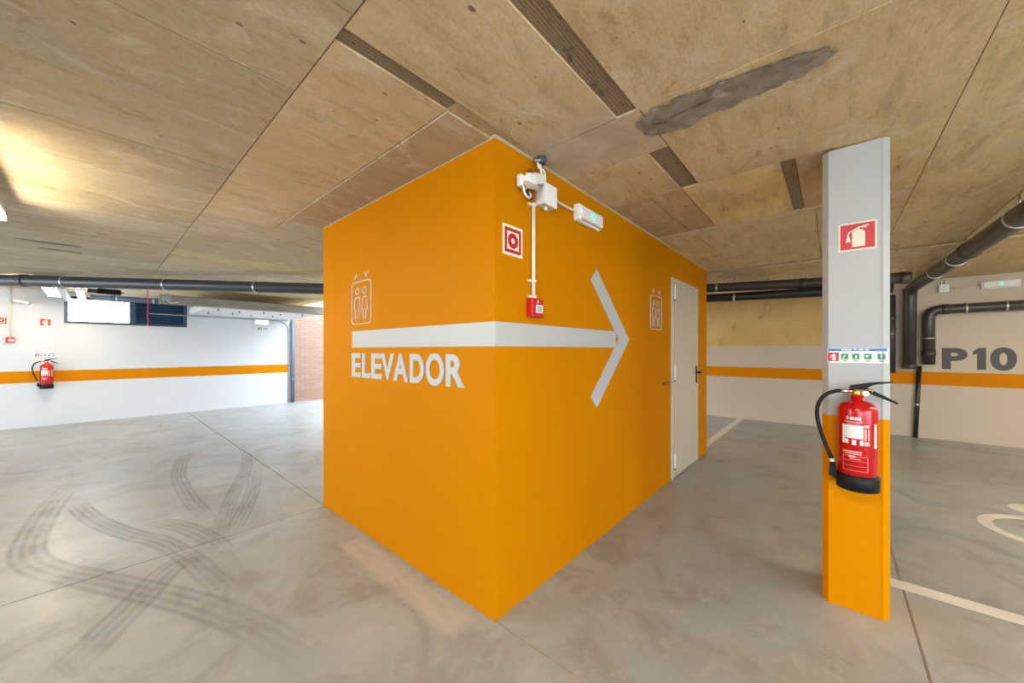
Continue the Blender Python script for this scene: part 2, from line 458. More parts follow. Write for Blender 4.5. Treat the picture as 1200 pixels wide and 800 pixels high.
# ------------------------------------------------------------------ the place
H = 2.5
XW, XE, YS, YN = -5.5, 8.7, -5.6, 10.9           # garage bounds
BX0, BX1, BY0, BY1 = 1.354, 5.554, 1.301, 3.444  # lift block
VX0, VX1, VY0, VY1 = 3.42, 8.5, 5.6, 10.9        # open well over the ramp

# floor: base plus cast slabs with recessed joints
fl = struct('floor', box(bm_new(), XW - .2, XE + .2, YS - .2, YN + .3, -.25, -.095), 'joint', 'grey concrete garage floor cast in large slabs')
g = .004
for (x0, x1, y0, y1) in ((XW, BX0 + .004, 3.41, YN + .2), (BX0 + .004, XE, 3.41, YN + .2), (XW, BX0 + .008, -.312, 3.41), (BX0 + .008, XE, -.312, 3.41),
                         (XW, BX0 + .008, YS, -.312), (BX0 + .008, XE, YS, -.312)):
    obj('floor_slab', box(bm_new(), x0 + g, x1 - g, y0 + g, y1 - g, -.1, 0, .002, 1), 'floor_concrete', fl)
obj('joint_sealant', box(bm_new(), BX0 + .02, XE, -.3135, -.3105, -.05, .0004), 'mortar', fl)['label'] = 'pale sealant in the floor joint'
obj('joint_sealant', box(bm_new(), BX0 + .0065, BX0 + .0095, -.305, BY0 - .002, -.05, .0004), 'mortar', fl)['label'] = 'pale sealant in the floor joint'
# parking marks
tag(obj('parking_line', box(bm_new(), 5.62, 8.69, 1.35, 1.455, 0, .0015), 'floor_line'), 'white parking bay line running to the far wall past the grey door', 'floor marking', 'white parking bay lines')
tag(obj('parking_line', box(bm_new(), 3.105, 3.21, -4.8, -.262, 0, .0015), 'floor_line'), 'white parking bay line starting at the foot of the orange and white column', 'floor marking', 'white parking bay lines')
wc = thing('wheelchair_symbol', 'white wheelchair symbol painted on the grey bay floor', 'floor marking', (4.75, -1.30, 0))
bm = bm_new(); stroke(bm, [(x * 1.0, y) for x, y in circ(0, .03, .336, 44, -.25 * PI, 1.45 * PI, True)], .078, 'z', 0, .0015); obj('wheel_ring', bm, 'floor_line', wc)
bm = bm_new(); prism(bm, circ(.62, -.035, .155, 28), 'z', 0, .0015); obj('head', bm, 'floor_line', wc)
bm = bm_new(); stroke(bm, [(.42, -.12), (.02, -.22), (-.02, -.52), (-.38, -.66), (-.36, -.78)], .10, 'z', 0, .0015); stroke(bm, [(.24, -.17), (.22, -.45)], .08, 'z', 0, .0015); obj('body', bm, 'floor_line', wc)

def ground(pts):      # measured floor points of the tyre tracks (metres)
    return catmull([(x, y, 0) for x, y in pts], 8)
def track(pts, width, lanes, label):
    p = ground(pts); bm = bm_new(); uv = bm.loops.layers.uv.new('UVMap')
    n = len(p); dist = [0.0]
    for a, b_ in zip(p, p[1:]): dist.append(dist[-1] + (b_ - a).length)
    rows = []
    for i, v in enumerate(p):
        d = (p[min(i + 1, n - 1)] - p[max(i - 1, 0)]).normalized()
        rows.append([bm.verts.new((v.x - d.y * width * s, v.y + d.x * width * s, .0008)) for s in (-.5, .5)])
    for i in range(n - 1):
        f = bm.faces.new((rows[i][0], rows[i + 1][0], rows[i + 1][1], rows[i][1]))
        for lp, (u, w) in zip(f.loops, ((i, 0), (i + 1, 0), (i + 1, 1), (i, 1))): lp[uv].uv = (dist[u] / dist[-1], w)
    bmesh.ops.recalc_face_normals(bm, faces=bm.faces)
    o = obj('tyre_mark', bm, 'tyre_rubber', fl); o['label'] = label
TRACKS = [([(-0.1, 6.2), (-0.25, 5.33), (-0.31, 4.53), (-0.3, 4.1), (-0.21, 3.78), (-0.03, 3.42), (0.17, 3.03), (0.36, 2.64), (0.51, 2.25), (0.6, 1.94), (0.65, 1.74), (0.68, 1.55)], 0.2, 4),
          ([(-0.2, 5.56), (-0.12, 5.17), (-0.0, 4.54), (0.16, 4.04), (0.32, 3.66), (0.42, 3.22), (0.47, 2.87), (0.53, 2.47)], 0.16, 3),
          ([(0.84, 6.72), (0.68, 5.93), (0.6, 5.32), (0.59, 4.36), (0.65, 3.79)], 0.15, 3),
          ([(1.37, 6.68), (1.35, 6.01), (1.18, 5.22), (0.93, 4.5), (0.73, 3.89), (0.59, 3.35)], 0.13, 3),
          ([(0.3, 4.19), (0.46, 3.84), (0.56, 3.46), (0.6, 3.09)], 0.16, 3),
          ([(0.55, 3.35), (0.32, 3.19), (0.17, 2.93), (0.01, 2.66), (-0.12, 2.46)], 0.2, 4),
          ([(1.24, 5.06), (1.03, 4.32), (0.84, 3.81), (0.68, 3.44)], 0.14, 3)]
for pts, w, n in TRACKS: track(pts, w, n, 'dark curved tyre mark on the concrete')

# ceiling: slab with the open well, then every shuttering panel
bm = bm_new()
ZC = H + .012
for (x0, x1, y0, y1) in ((XW - .2, XE + .2, YS - .2, VY0), (XW - .2, VX0, VY0, YN + .3), (VX1, XE + .2, VY0, YN + .3)):
    box(bm, x0, x1, y0, y1, ZC, ZC + .25)
ceil = struct('ceiling', bm, 'wall_concrete', 'raw board-marked beige concrete garage ceiling')
TAN, PALE, GREYT, DARK, ORG = (.70, .55, .30), (.73, .60, .37), (.50, .425, .30), (.46, .345, .18), (.70, .525, .235)
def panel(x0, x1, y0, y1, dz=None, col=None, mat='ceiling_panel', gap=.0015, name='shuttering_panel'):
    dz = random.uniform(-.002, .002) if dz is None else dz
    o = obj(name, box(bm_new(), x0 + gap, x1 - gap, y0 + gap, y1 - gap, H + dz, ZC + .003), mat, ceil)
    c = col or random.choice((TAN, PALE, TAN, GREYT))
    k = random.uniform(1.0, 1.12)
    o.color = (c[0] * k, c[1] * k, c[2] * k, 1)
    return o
W = .532
# narrow boards west of the long seam
y = 1.72 - 4 * W
while y < YN - .1:
    y1 = min(y + W, YN)
    cw = ((.42, .36, .25), (.49, .42, .29), (.41, .35, .245), (.45, .39, .275))[int(round((y - 1.72) / W)) % 4] if y < 4 else ((.46, .40, .30), (.50, .45, .36))[int(round((y - 1.72) / W)) % 2]
    panel(-1.94, .56, y, y1, None, cw)
    panel(-4.44, -1.94, y, y1, None, GREYT)
    if y >= 3.8 - .1 and y < VY0: pass
    y = y1
# beside the lift block
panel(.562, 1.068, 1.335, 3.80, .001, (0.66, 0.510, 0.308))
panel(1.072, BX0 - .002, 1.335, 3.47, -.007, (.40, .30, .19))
panel(1.072, 3.07, 3.475, 3.80, .001, GREYT)
y = 3.80
while y < YN - .1:
    y1 = min(y + W, YN)
    panel(.562, 3.07, y, y1, None, random.choice((GREYT, (0.62, 0.552, 0.426), TAN)))
    if y1 < VY0: panel(3.071, 5.575, y, y1); panel(5.58, 8.08, y, y1)
    y = y1
# in front of the right face
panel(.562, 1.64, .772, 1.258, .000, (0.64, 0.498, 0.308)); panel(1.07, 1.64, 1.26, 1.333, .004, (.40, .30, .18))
panel(.562, 1.66, -.42, .675, .001, (0.62, 0.486, 0.302)); panel(1.661, 2.65, -.42, .665, -.001, (0.62, 0.480, 0.280))
panel(1.642, 2.048, .668, 1.298, .0005, (0.62, 0.504, 0.336)); panel(2.05, 2.65, .78, 1.298, -.001, (0.64, 0.486, 0.280))
panel(.562, 1.64, .678, .771, .009, DARK, 'wood_imprint', name='board_imprint')
panel(.562, 1.068, 1.26, 1.334, .009, DARK, 'wood_imprint', name='board_imprint')
panel(2.05, 2.65, .668, .779, .009, DARK, 'wood_imprint', name='board_imprint')
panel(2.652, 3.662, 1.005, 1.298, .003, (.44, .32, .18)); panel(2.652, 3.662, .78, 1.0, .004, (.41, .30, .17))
panel(2.652, 3.662, .232, .775, -.001, ORG)
panel(2.652, 3.662, .161, .231, .009, DARK, 'wood_imprint', name='board_imprint'); panel(2.652, 3.662, .0, .16, .006, (.44, .30, .14)); panel(2.652, 3.662, -.42, -.005, .001, ORG)
panel(3.663, 3.80, -.42, 1.298, -.001, (0.62, 0.528, 0.392))
panel(3.802, 5.70, .98, 1.298, .002, ORG); panel(3.802, 5.70, .10, .975, -.001, (0.62, 0.492, 0.291)); panel(3.802, 5.70, -.42, .095, .001, (0.61, 0.492, 0.314))
panel(5.705, 5.88, -1.6, 3.4, .006, DARK)
for k, yy in enumerate((-1.6, -.99, -.42, .15, .72, 1.30, 1.9, 2.6)):
    panel(5.885, 8.6, yy, (-.99, -.42, .15, .72, 1.30, 1.9, 2.6, 3.47)[k])
y = -.421
while y > -4.2:
    panel(.562, 3.02, y - .57, y, None, (TAN, (0.62, 0.504, 0.314))[int(y * 7) % 2]); panel(3.021, 5.70, y - .57, y)
    if y < -1.5: panel(5.705, 8.6, y - .57, y)
    y -= .572
# grey filler smeared across the joint
bm = bm_new()
pat = [(1.700, .70), (1.79, .735), (1.90, .70), (1.945, .60), (1.915, .47), (1.90, .33), (1.885, .2), (1.87, .09), (1.85, .03), (1.795, -.02), (1.745, .01), (1.72, .1), (1.70, .2), (1.68, .32), (1.665, .43), (1.66, .52), (1.675, .62)]
pat2 = []
for i, p in enumerate(pat):
    q = pat[(i + 1) % len(pat)]
    for s in (0, .33, .66): pat2.append((p[0] + (q[0] - p[0]) * s + random.uniform(-.012, .012), p[1] + (q[1] - p[1]) * s + random.uniform(-.012, .012)))
bm = rim_patch(pat2, H - .0075); o = obj('filler_patch', bm, 'grey_patch', ceil); o['label'] = 'grey filler smear on the ceiling'
# brown scars
bm = bm_new()
for (x0, y0, l, w) in ((-.52, 6.05, .42, .05), (-.40, 6.42, .3, .03)):
    prism(bm, [(x0, y0), (x0 + l * .3, y0 + w), (x0 + l * .7, y0 + w * .6), (x0 + l, y0 - w * .3), (x0 + l * .6, y0 - w * .2), (x0 + l * .25, y0 - .1 * w)], 'z', H - .005, H + .003)
o = obj('rust_scar', bm, 'wood_imprint', ceil)

# walls
def band(parent, x0, x1, y, z0, z1):
    obj('painted_band', box(bm_new(), x0, x1, y - .002, y + .01, z0, z1), 'orange_band', parent)['label'] = 'orange painted band'
bm = bm_new()
wx0, wx1, wz0, wz1 = -.388, 1.357, 1.905, 2.42
for (x0, x1, z0, z1) in ((XW - .2, wx0, 0, H), (wx1, 3.42, 0, H), (wx0, wx1, 0, wz0), (wx0, wx1, wz1, H)):
    box(bm, x0, x1, YN, YN + .25, z0, z1 + .012)
wl = struct('wall_left', bm, 'white_wall', 'long white garage wall with an orange band and a strip window')
band(wl, XW, 3.40, YN, .803, 1.015)
# brick wall of the ramp well
wb = struct('wall_back', box(bm_new(), 3.42, VX1 + .3, YN + .059, YN + .3, 0, 4.6), 'pale_mortar', 'light terracotta brick wall of the daylit ramp')
bw, bh, mj = .25, .070, .008
bme = None
for r in range(36):
    for k in range(6):
        x = 3.43 + k * (bw + mj) + (r % 2) * (bw / 2)
        if bme is None:
            bb = bm_new(); box(bb, 0, bw, 0, .05, 0, bh, .004, 1)
            o = obj('brick', bb, 'brick', wb); bme = o.data
        else:
            o = bpy.data.objects.new('brick', bme); C.objects.link(o); o.parent = wb
        o.location = (x, YN + .052 - random.uniform(0, .003), r * (bh + mj) + .004)
# back wall: raw concrete above, plaster below and on the right
bm = bm_new(); box(bm, XE, XE + .25, YS - .2, VY0, 0, H + .012); box(bm, XE, XE + .25, VY0, YN + .3, 0, 4.6)
wr = struct('wall_right', bm, 'wall_concrete', 'far wall of raw concrete above white plaster with an orange band')
bm = bm_new(); prism(bm, [(YS, 0), (6.5, 0), (6.5, 1.475), (-.35, 1.475), (-.35, H + .01), (YS, H + .01)], 'x', XE - .012, XE + .01)
obj('plaster', bm, 'warm_tinted_wall', wr)
obj('painted_band', box(bm_new(), XE - .014, XE, YS, 6.5, .846, 1.051), 'orange_band', wr)['label'] = 'orange painted band'
# unseen garage sides with openings added for daylight, and the parapet of the well
bm = bm_new()
for (y0, y1, z0, z1) in ((YS - .2, -4.8, 0, H), (-.4, 6.0, 0, H), (10.6, YN + .3, 0, H), (-4.8, -.4, 2.42, H), (6.0, 10.6, 2.36, H)): box(bm, XW - .25, XW, y0, y1, z0, z1 + .012)
ww = struct('wall_near', bm, 'white_wall', 'unseen white wall behind the viewpoint, openings added for daylight')  # openings sized to throw daylight on the left wall, block and column
yard = struct('floor_bounce_yard', box(bm_new(), XW - 14, XW - .2, -16, 20, -.25, -.02), 'floor_line', 'added pale yard outside the openings, bouncing daylight indoors')  # added paving that bounces daylight up to the ceiling
bm = bm_new()
for (x0, x1, z0, z1) in ((XW - .2, -4.8, 0, H), (1.4, XE + .2, 0, H), (-4.8, 1.4, 2.42, H)): box(bm, x0, x1, YS - .25, YS, z0, z1 + .012)
wf = struct('wall_front', bm, 'white_wall', 'unseen garage end behind the viewpoint, opening added for daylight')  # added opening that lights the right face, ceiling and front floor
obj('bounce_apron', box(bm_new(), XW - 14, XE + 4, YS - 12, YS - .25, -.25, -.02), 'floor_line', yard)  # more added paving, bouncing daylight through the end opening
# dropped slab by the ramp and the beam in front of it
bm = bm_new(); box(bm, 1.40, 3.40, 8.72, YN, 2.20, 2.33)
so = struct('ceiling_soffit', bm, 'soffit', 'white dropped slab beside the ramp')
for k in range(9):
    obj('anchor_bolt', lathe(bm_new(), [(.012, 2.17), (.014, 2.185), (.014, 2.2)], 8, 1.6 + (k % 5) * .38, 9.1 + (k // 5) * .75 + (k % 2) * .2), 'black_plastic', so)
tr1 = struct('trim_1', box(bm_new(), .72, 3.415, 8.56, 8.72, 2.19, 2.345, .008, 1), 'beam_concrete', 'grey concrete edge beam of the dropped slab')

# lift block ------------------------------------------------------------
core = thing('wall_elevator', 'solid orange painted lift block standing in the garage', None, (BX0, BY0, 0), 0, None, 'structure')
LX, LY = BX1 - BX0, BY1 - BY0
dx0, dx1, dz1 = 4.067 - BX0, 5.088 - BX0, 2.18        # door opening in local x
bm = bm_new()
for (x0, x1, y0, y1, z0, z1) in ((0, dx0, 0, .2, 0, H), (dx1, LX, 0, .2, 0, H), (dx0, dx1, 0, .2, dz1, H), (0, .2, .2, LY, 0, H), (LX - .2, LX, .2, LY, 0, H), (.2, LX - .2, LY - .2, LY, 0, H)):
    box(bm, x0, x1, y0, y1, z0, z1 - .008)
bmesh.ops.remove_doubles(bm, verts=bm.verts, dist=1e-5)
obj('block_wall', bm, 'orange_wall', core)
# trowelled mortar line along the top edge
bm = bm_new(); box(bm, -.003, .0, 0, LY, H - .013, H + .004); box(bm, 0, LX, -.003, 0, H - .013, H + .004); obj('mortar_fillet', bm, 'mortar', core)

dr = thing('door_1', 'light grey steel fire door with black lever handle', None, (4.067, BY0, 0), 0, None, 'structure')
DW = dx1 - dx0
bm = bm_new(); box(bm, 0, .045, -.012, .1, 0, dz1, .003, 1); box(bm, DW - .045, DW, -.012, .1, 0, dz1, .003, 1); box(bm, .045, DW - .045, -.012, .1, dz1 - .045, dz1, .003, 1)
obj('door_frame', bm, 'door_grey', dr)
leaf = obj('door_leaf', box(bm_new(), .048, DW - .048, -.016, .04, .012, dz1 - .048, .002, 1), 'door_grey', dr)
for z in (2.02, 1.15, .20):
    hg = bm_new(); tube(hg, [(.045, -.03, z - .08), (.045, -.03, z + .08)], .011, 12); box(hg, .047, .10, -.02, -.015, z - .07, z + .07)
    hgo = obj('hinge', hg, 'white_plastic', dr)
    obj('hinge_ring', tube(bm_new(), [(.045, -.03, z - .090), (.045, -.03, z - .081)], .0125, 10), 'black_plastic', hgo)
hb = bm_new(); box(hb, DW - .125, DW - .085, -.024, -.016, .98, 1.20, .004, 2)
hp = obj('handle_plate', hb, 'black_plastic', dr)
hb = bm_new(); tube(hb, smooth_path([(DW - .105, -.02, 1.12), (DW - .105, -.075, 1.12), (DW - .235, -.078, 1.12)], .02), .011, 12)
obj('lever', hb, 'black_plastic', hp)

# white wrapped arrow
ar = thing('direction_arrow', 'large white arrow wrapping the block corner and pointing at the door', 'wall marking', (BX0, BY0, 1.48))
th = .003
obj('stripe', box(bm_new(), -th, 0.001, -th, 2.881 - BY0, -.064, .064), 'white_paint', ar)
obj('stripe', box(bm_new(), .001, 2.719 - BX0 + .02, -th, .001, -.064, .064), 'white_paint', ar)
bm = bm_new()
ax = lambda x: x - BX0
prism(bm, [(ax(2.426), .511), (ax(2.995), .004), (ax(2.426), -.508), (ax(2.338), -.420), (ax(2.79), .0), (ax(2.338), .423)], 'y', -th - .0005, 0)
obj('arrowhead', bm, 'white_paint', ar)

# raised letters on the left face
lt = thing('elevator_lettering', 'raised white capitals reading ELEVADOR below the stripe', 'lettering', (BX0, 2.881, 1.18), FACE_W)
spans = [(2.881, 2.732), (2.712, 2.58), (2.568, 2.421), (2.427, 2.257), (2.268, 2.086), (2.067, 1.912), (1.894, 1.714), (1.698, 1.533)]
for ch, (a, b_) in zip('ELEVADOR', spans):
    rnd = .006 if ch in 'O' else 0
    tb = text_bm(ch, 2.881 - a + .004, 2.881 - b_, .005 - rnd, .191 + rnd, .008, .03)
    obj('letter_' + ch.lower(), tb, 'white_paint', lt)
# raised lift pictograms
def pictogram(label, loc, rz):
    p = thing('elevator_pictogram', label, 'pictogram', loc, rz, 'outlined lift pictograms')
    d, w = .006, .0075
    def part(name, pts, closed=True, ww=w):  
        bm = bm_new(); stroke(bm, pts, ww, 'y', -d, 0, closed); obj(name, bm, 'sign_cream' if False else 'white_paint', p)
    part('cabin_outline', rrect(0, .305, 0, .325, .035))
    part('up_chevron', [(.045, .352), (.072, .39), (.099, .352)], False)
    part('down_chevron', [(.205, .39), (.232, .352), (.259, .39)], False)
    part('head', circ(.086, .252, .026, 16)); part('head', circ(.205, .252, .026, 16))
    man = [(.050, .205), (.122, .205), (.128, .19), (.128, .115), (.112, .115), (.112, .03), (.089, .03), (.089, .115), (.083, .115), (.083, .03), (.060, .03), (.060, .115), (.044, .115), (.044, .19)]
    part('man_figure', [(.060, .03), (.060, .11), (.046, .118), (.046, .19), (.058, .205), (.114, .205), (.126, .19), (.126, .118), (.112, .11), (.112, .03)], False)
    part('woman_figure', [(.186, .03), (.186, .108), (.160, .108), (.178, .19), (.190, .205), (.220, .205), (.232, .19), (.250, .108), (.224, .108), (.224, .03)], False)
    return p
pictogram('outlined lift cabin pictogram with two figures above the word ELEVADOR', (BX0, 2.881, 1.60), FACE_W)
pictogram('outlined lift cabin pictogram with two figures beside the grey door', (3.478, BY0, 1.598), FACE_S)

# ------------------------------------------------------------------ signs and alarm devices
def fire_sign(label, loc, rz, kind, sz=.15):
    s = thing('fire_sign', label, 'sign', loc, rz)
    obj('plate', box(bm_new(), 0, sz, -.003, 0, 0, sz), 'sign_cream', s)
    y0, y1 = -.0042, -.003; k = sz / .15
    if kind == 'ext':
        obj('red_field', box(bm_new(), .008 * k, .142 * k, y0, y1, .008 * k, .142 * k), 'sign_red', s)
        bm = bm_new(); y2 = y0 - .001
        prism(bm, [(p[0] * k, p[1] * k) for p in [(.055, .02), (.105, .02), (.105, .095), (.095, .106), (.084, .110), (.084, .118), (.078, .118), (.078, .110), (.063, .106), (.055, .096)]], 'y', y2, y0)
        stroke(bm, [(p[0] * k, p[1] * k) for p in [(.118, .128), (.082, .121), (.055, .106), (.042, .098), (.038, .085)]], .006 * k, 'y', y2, y0)
        stroke(bm, [(p[0] * k, p[1] * k) for p in [(.112, .117), (.090, .120)]], .005 * k, 'y', y2, y0)
        prism(bm, [(p[0] * k, p[1] * k) for p in [(.036, .088), (.042, .088), (.050, .048), (.030, .048)]], 'y', y2, y0)
        obj('extinguisher_icon', bm, 'sign_cream', s)
    else:
        bm = bm_new(); q = lambda e: [(e * k, e * k), (sz - e * k, e * k), (sz - e * k, sz - e * k), (e * k, sz - e * k)]
        ring(bm, q(.014), q(.030), 'y', y0, y1); obj('red_border', bm, 'sign_deep_red', s)
        bm = bm_new(); ring(bm, circ(sz / 2, sz / 2, .038 * k, 28), circ(sz / 2, sz / 2, .014 * k, 28), 'y', y0, y1); obj('red_ring', bm, 'sign_deep_red', s)
    return s
fire_sign('square red fire extinguisher sign high on the white column', (2.68, -.026, 1.928), FACE_W, 'ext')
fire_sign('cream sign with red border and ring on the orange block', (1.408, BY0, 1.903), FACE_S, 'ring', .163)
fire_sign('small red fire extinguisher sign on the long white wall', (-.672, YN, 1.842), FACE_S, 'ext', .134)
fire_sign('red and cream ring sign on the long white wall beside the call point', (-1.15, YN, 1.845), FACE_S, 'ring', .137)

def info_strip(label, loc, rz, w, h):
    s = thing('instruction_strip', label, 'sign', loc, rz)
    obj('plate', box(bm_new(), 0, w, -.002, 0, 0, h), 'sign_cream' if False else 'white_plastic', s)
    y0, y1 = -.0032, -.002
    obj('header_bar', box(bm_new(), .01 * w, .98 * w, y0, y1, .80 * h, .97 * h), 'sign_blue', s)
    bm = bm_new()
    for k, (a, b_) in enumerate(((.24, .42), (.45, .50), (.53, .61), (.63, .70))): box(bm, a * w, b_ * w, y0 - .0008, y0, .855 * h, .925 * h)
    obj('header_text', bm, 'label_white', s)
    rd = obj('red_panel', box(bm_new(), .01 * w, .20 * w, y0, y1, .10 * h, .70 * h), 'sign_red', s)
    bm = bm_new(); x = lambda u: (.01 + .19 * u) * w; z = lambda u: (.10 + .60 * u) * h
    prism(bm, [(x(.42), z(.1)), (x(.72), z(.1)), (x(.72), z(.7)), (x(.6), z(.85)), (x(.5), z(.85)), (x(.42), z(.7))], 'y', y0 - .0008, y0)
    prism(bm, [(x(.36), z(.72)), (x(.5), z(.86)), (x(.33), z(.6)), (x(.34), z(.4)), (x(.22), z(.4)), (x(.28), z(.65))], 'y', y0 - .0008, y0); obj('red_panel_icon', bm, 'label_white', rd)
    for k, cx in enumerate((.30, .485, .68, .89)):
        gp = obj('green_panel', box(bm_new(), (cx - .06) * w, (cx + .06) * w, y0, y1, .26 * h, .62 * h), 'sign_green', s)
        bm = bm_new()
        pts = [[(-.035, .32), (.0, .56), (.012, .50), (-.012, .32)], [(-.02, .36), (.0, .55), (.03, .45), (.005, .30)], [(-.04, .50), (.01, .55), (.015, .48), (-.02, .38)], [(-.01, .57), (.018, .57), (.008, .46), (.02, .44), (-.012, .30), (.0, .42), (-.015, .44)]][k]
        prism(bm, [((cx + a) * w, b_ * h) for a, b_ in pts], 'y', y0 - .0008, y0)
        obj('panel_icon', bm, 'label_white', gp)
        bm = bm_new(); box(bm, (cx - .045) * w, (cx + .045) * w, y0, y1, .17 * h, .20 * h); box(bm, (cx - .03) * w, (cx + .03) * w, y0, y1, .11 * h, .14 * h); obj('caption', bm, 'letter_grey', gp)
    return s
info_strip('white instruction strip with blue header and green pictures on the column', (2.68, .020, 1.327), FACE_W, .238, .079)
info_strip('white instruction strip with green pictures on the long white wall', (-.722, YN, 1.272), FACE_S, .233, .062)

def call_point(label, loc, sz, group='red fire alarm call points'):
    s = thing('call_point', label, 'fire alarm', loc, 0, group)
    bd = obj('housing', box(bm_new(), 0, sz, -.045, 0, 0, sz, .006, 2), 'red_box', s)
    obj('face_plate', box(bm_new(), .30 * sz, .92 * sz, -.048, -.045, .22 * sz, .66 * sz, .002, 1), 'label_white', s)
    bm = bm_new()
    for k in range(3): box(bm, .40 * sz, .82 * sz, -.049, -.048, (.32 + .1 * k) * sz, (.36 + .1 * k) * sz)
    obj('print', bm, 'letter_grey', s)
    bm = bm_new(); prism(bm, [(.46 * sz, .74 * sz), (.54 * sz, .74 * sz), (.55 * sz, .86 * sz), (.50 * sz, .92 * sz), (.45 * sz, .86 * sz)], 'y', -.0465, -.045); obj('flame_mark', bm, 'label_white', s)
    return s
call_point('red fire alarm call point under the cream conduit on the orange block', (1.605, BY0, 1.583), .105)
call_point('red fire alarm call point under the thin conduit on the long white wall', (-1.032, YN, 1.525), .095)

def conduit_run(name, label, cat, pts, r, mat, clips=(), face='S', group=None, n=12):
    base = Vector(pts[0])
    s = thing(name, label, cat, base, 0, group)
    bm = bm_new(); tube(bm, [Vector(p) - base for p in pts], r, n); obj('tube', bm, mat, s)
    for c in clips:
        c = Vector(c) - base; bm = bm_new()
        box(bm, c.x - r * 1.35, c.x + r * 1.35, c.y - r * 1.3, c.y + r * 1.9, c.z - .008, c.z + .008, .003, 1)
        if name == 'conduit': box(bm, c.x - r * 1.35 - .018, c.x - r * 1.3, c.y - .002, c.y + r * 1.9, c.z - .007, c.z + .007, .002, 1)
        obj('clip', bm, mat, s)
    return s
yc = BY0 - .016
conduit_run('conduit', 'cream conduit dropping to the red call point on the orange block', 'conduit', [(1.652, yc, 1.688), (1.652, yc, 2.235)], .011, 'cream_conduit', [(1.652, yc, 1.79), (1.652, yc, 2.225), (1.652, yc, 1.70)])

# sounder/strobe, junction box, cables and emergency lamp on the block
s = thing('alarm_sounder', 'white tilted alarm sounder on the orange block beside the junction box', 'fire alarm', (1.562, BY0, 2.318))
bm = bm_new(); tmp = bmesh.new(); box(tmp, -.048, .048, -.035, .035, -.024, .024, .006, 2)
merge(bm, tmp, Matrix.Translation((.045, -.062, .030)) @ Matrix.Rotation(-.35, 4, 'Y') @ Matrix.Rotation(.5, 4, 'X')); obj('head', bm, 'white_plastic', s)
bm = bm_new(); box(bm, -.055, .012, -.045, -.012, -.035, .03, .005, 2); obj('back_box', bm, 'white_plastic', s)
bm = bm_new(); tmp = bmesh.new(); box(tmp, -.042, .042, -.028, .028, -.010, .010, .004, 2); merge(bm, tmp, Matrix.Translation((.008, -.065, -.022)) @ Matrix.Rotation(-.25, 4, 'Y') @ Matrix.Rotation(.8, 4, 'X')); obj('lens', bm, 'door_grey', s)
bm = bm_new(); box(bm, .045, .075, -.035, 0, -.07, .095); obj('bracket', bm, 'rust', s)
bm = bm_new(); tube(bm, catmull([(-.03, -.04, -.03), (-.025, -.045, -.07), (.01, -.045, -.085), (.04, -.035, -.06), (.05, -.02, -.03)], 6), .0065, 8); obj('cable_loop', bm, 'white_plastic', s)
s = thing('junction_box', 'white square junction box on the orange block under the cables', 'junction box', (1.692, BY0, 2.238))
obj('box_body', box(bm_new(), 0, .125, -.058, 0, 0, .122, .004, 2), 'white_plastic', s)
obj('lid', box(bm_new(), -.002, .127, -.066, -.058, -.002, .124, .003, 2), 'white_plastic', s)
bm = bm_new(); tube(bm, [(.06, -.03, -.02), (.06, -.03, 0)], .011, 10); obj('cable_gland', bm, 'cream_conduit', s)
bm = bm_new(); tube(bm, [(.02, -.03, .122), (.02, -.03, .142)], .011, 10); obj('cable_gland', bm, 'white_plastic', s)
bm = bm_new(); tube(bm, [(.055, -.03, .122), (.055, -.03, .142)], .011, 10); obj('cable_gland', bm, 'white_plastic', s)
for k, (dx, gx) in enumerate(((0, .02), (.012, .055))):
    x = 1.668 + dx * 2
    conduit_run('cable', ('white cable entering the junction box nearest the sounder', 'white cable entering the junction box nearest the emergency lamp')[k], 'cable',
                catmull([(x, BY0 - .035, H - .03), (x + .006, BY0 - .035, H - .055), (1.692 + gx - .012, BY0 - .032, 2.44), (1.692 + gx, BY0 - .03, 2.40), (1.692 + gx, BY0 - .03, 2.378)], 6), .0065, 'white_plastic', (), 'S', 'cables above the junction box', 8)
s = thing('cable_gland', 'dark grey cable entry in the ceiling above the junction box', 'cable entry', (1.69, BY0 - .045, H - .035))
obj('sleeve', lathe(bm_new(), [(.028, 0), (.030, .02), (.026, .042)], 16), 'letter_grey', s)
bm = bm_new(); tube(bm, [(-.05, .01, .005), (0, -.02, .012), (.06, .0, .02)], .008, 8); obj('strap', bm, 'conduit_grey', s)
conduit_run('cable', 'cream cable with dark sleeve running from junction box to the emergency lamp', 'cable', catmull([(1.819, BY0 - .03, 2.325), (1.86, BY0 - .025, 2.315), (1.93, BY0 - .014, 2.318), (2.04, BY0 - .014, 2.318), (2.10, BY0 - .016, 2.318)], 6), .008, 'cream_conduit')

def emergency_lamp(label, loc, rz, w, h, d=.06):
    s = thing('emergency_light', label, 'emergency light', loc, rz)
    obj('housing', box(bm_new(), 0, w, -d * .45, 0, 0, h, .006, 2), 'white_plastic', s)
    bm = bm_new(); tmp = bmesh.new(); box(tmp, .012, w - .012, -d, -d * .4, .01, h - .01, .012, 3); merge(bm, tmp); obj('diffuser', bm, 'label_white', s)
    obj('end_cap', box(bm_new(), -.004, .03, -d * .8, -.002, .002, h - .002, .006, 2), 'white_plastic', s)
    obj('led', lathe(bm_new(), [(.006, h * .5 - .018), (.014, h * .5 - .010), (.014, h * .5 + .010), (.006, h * .5 + .018)], 12, w * .5, -d), 'green_led', s)
    return s
emergency_lamp('white bulkhead emergency lamp with green indicator on the orange block', (2.108, BY0, 2.262), FACE_S, .325, .108)
bm = bm_new(); tube(bm, [(0, 0, 0), (.24, 0, 0)], .006, 8)
s = thing('wall_bracket', 'small orange painted bracket left of the grey door', 'bracket', (3.80, BY0 - .02, 1.055))
obj('rod', bm, 'orange_wall', s)
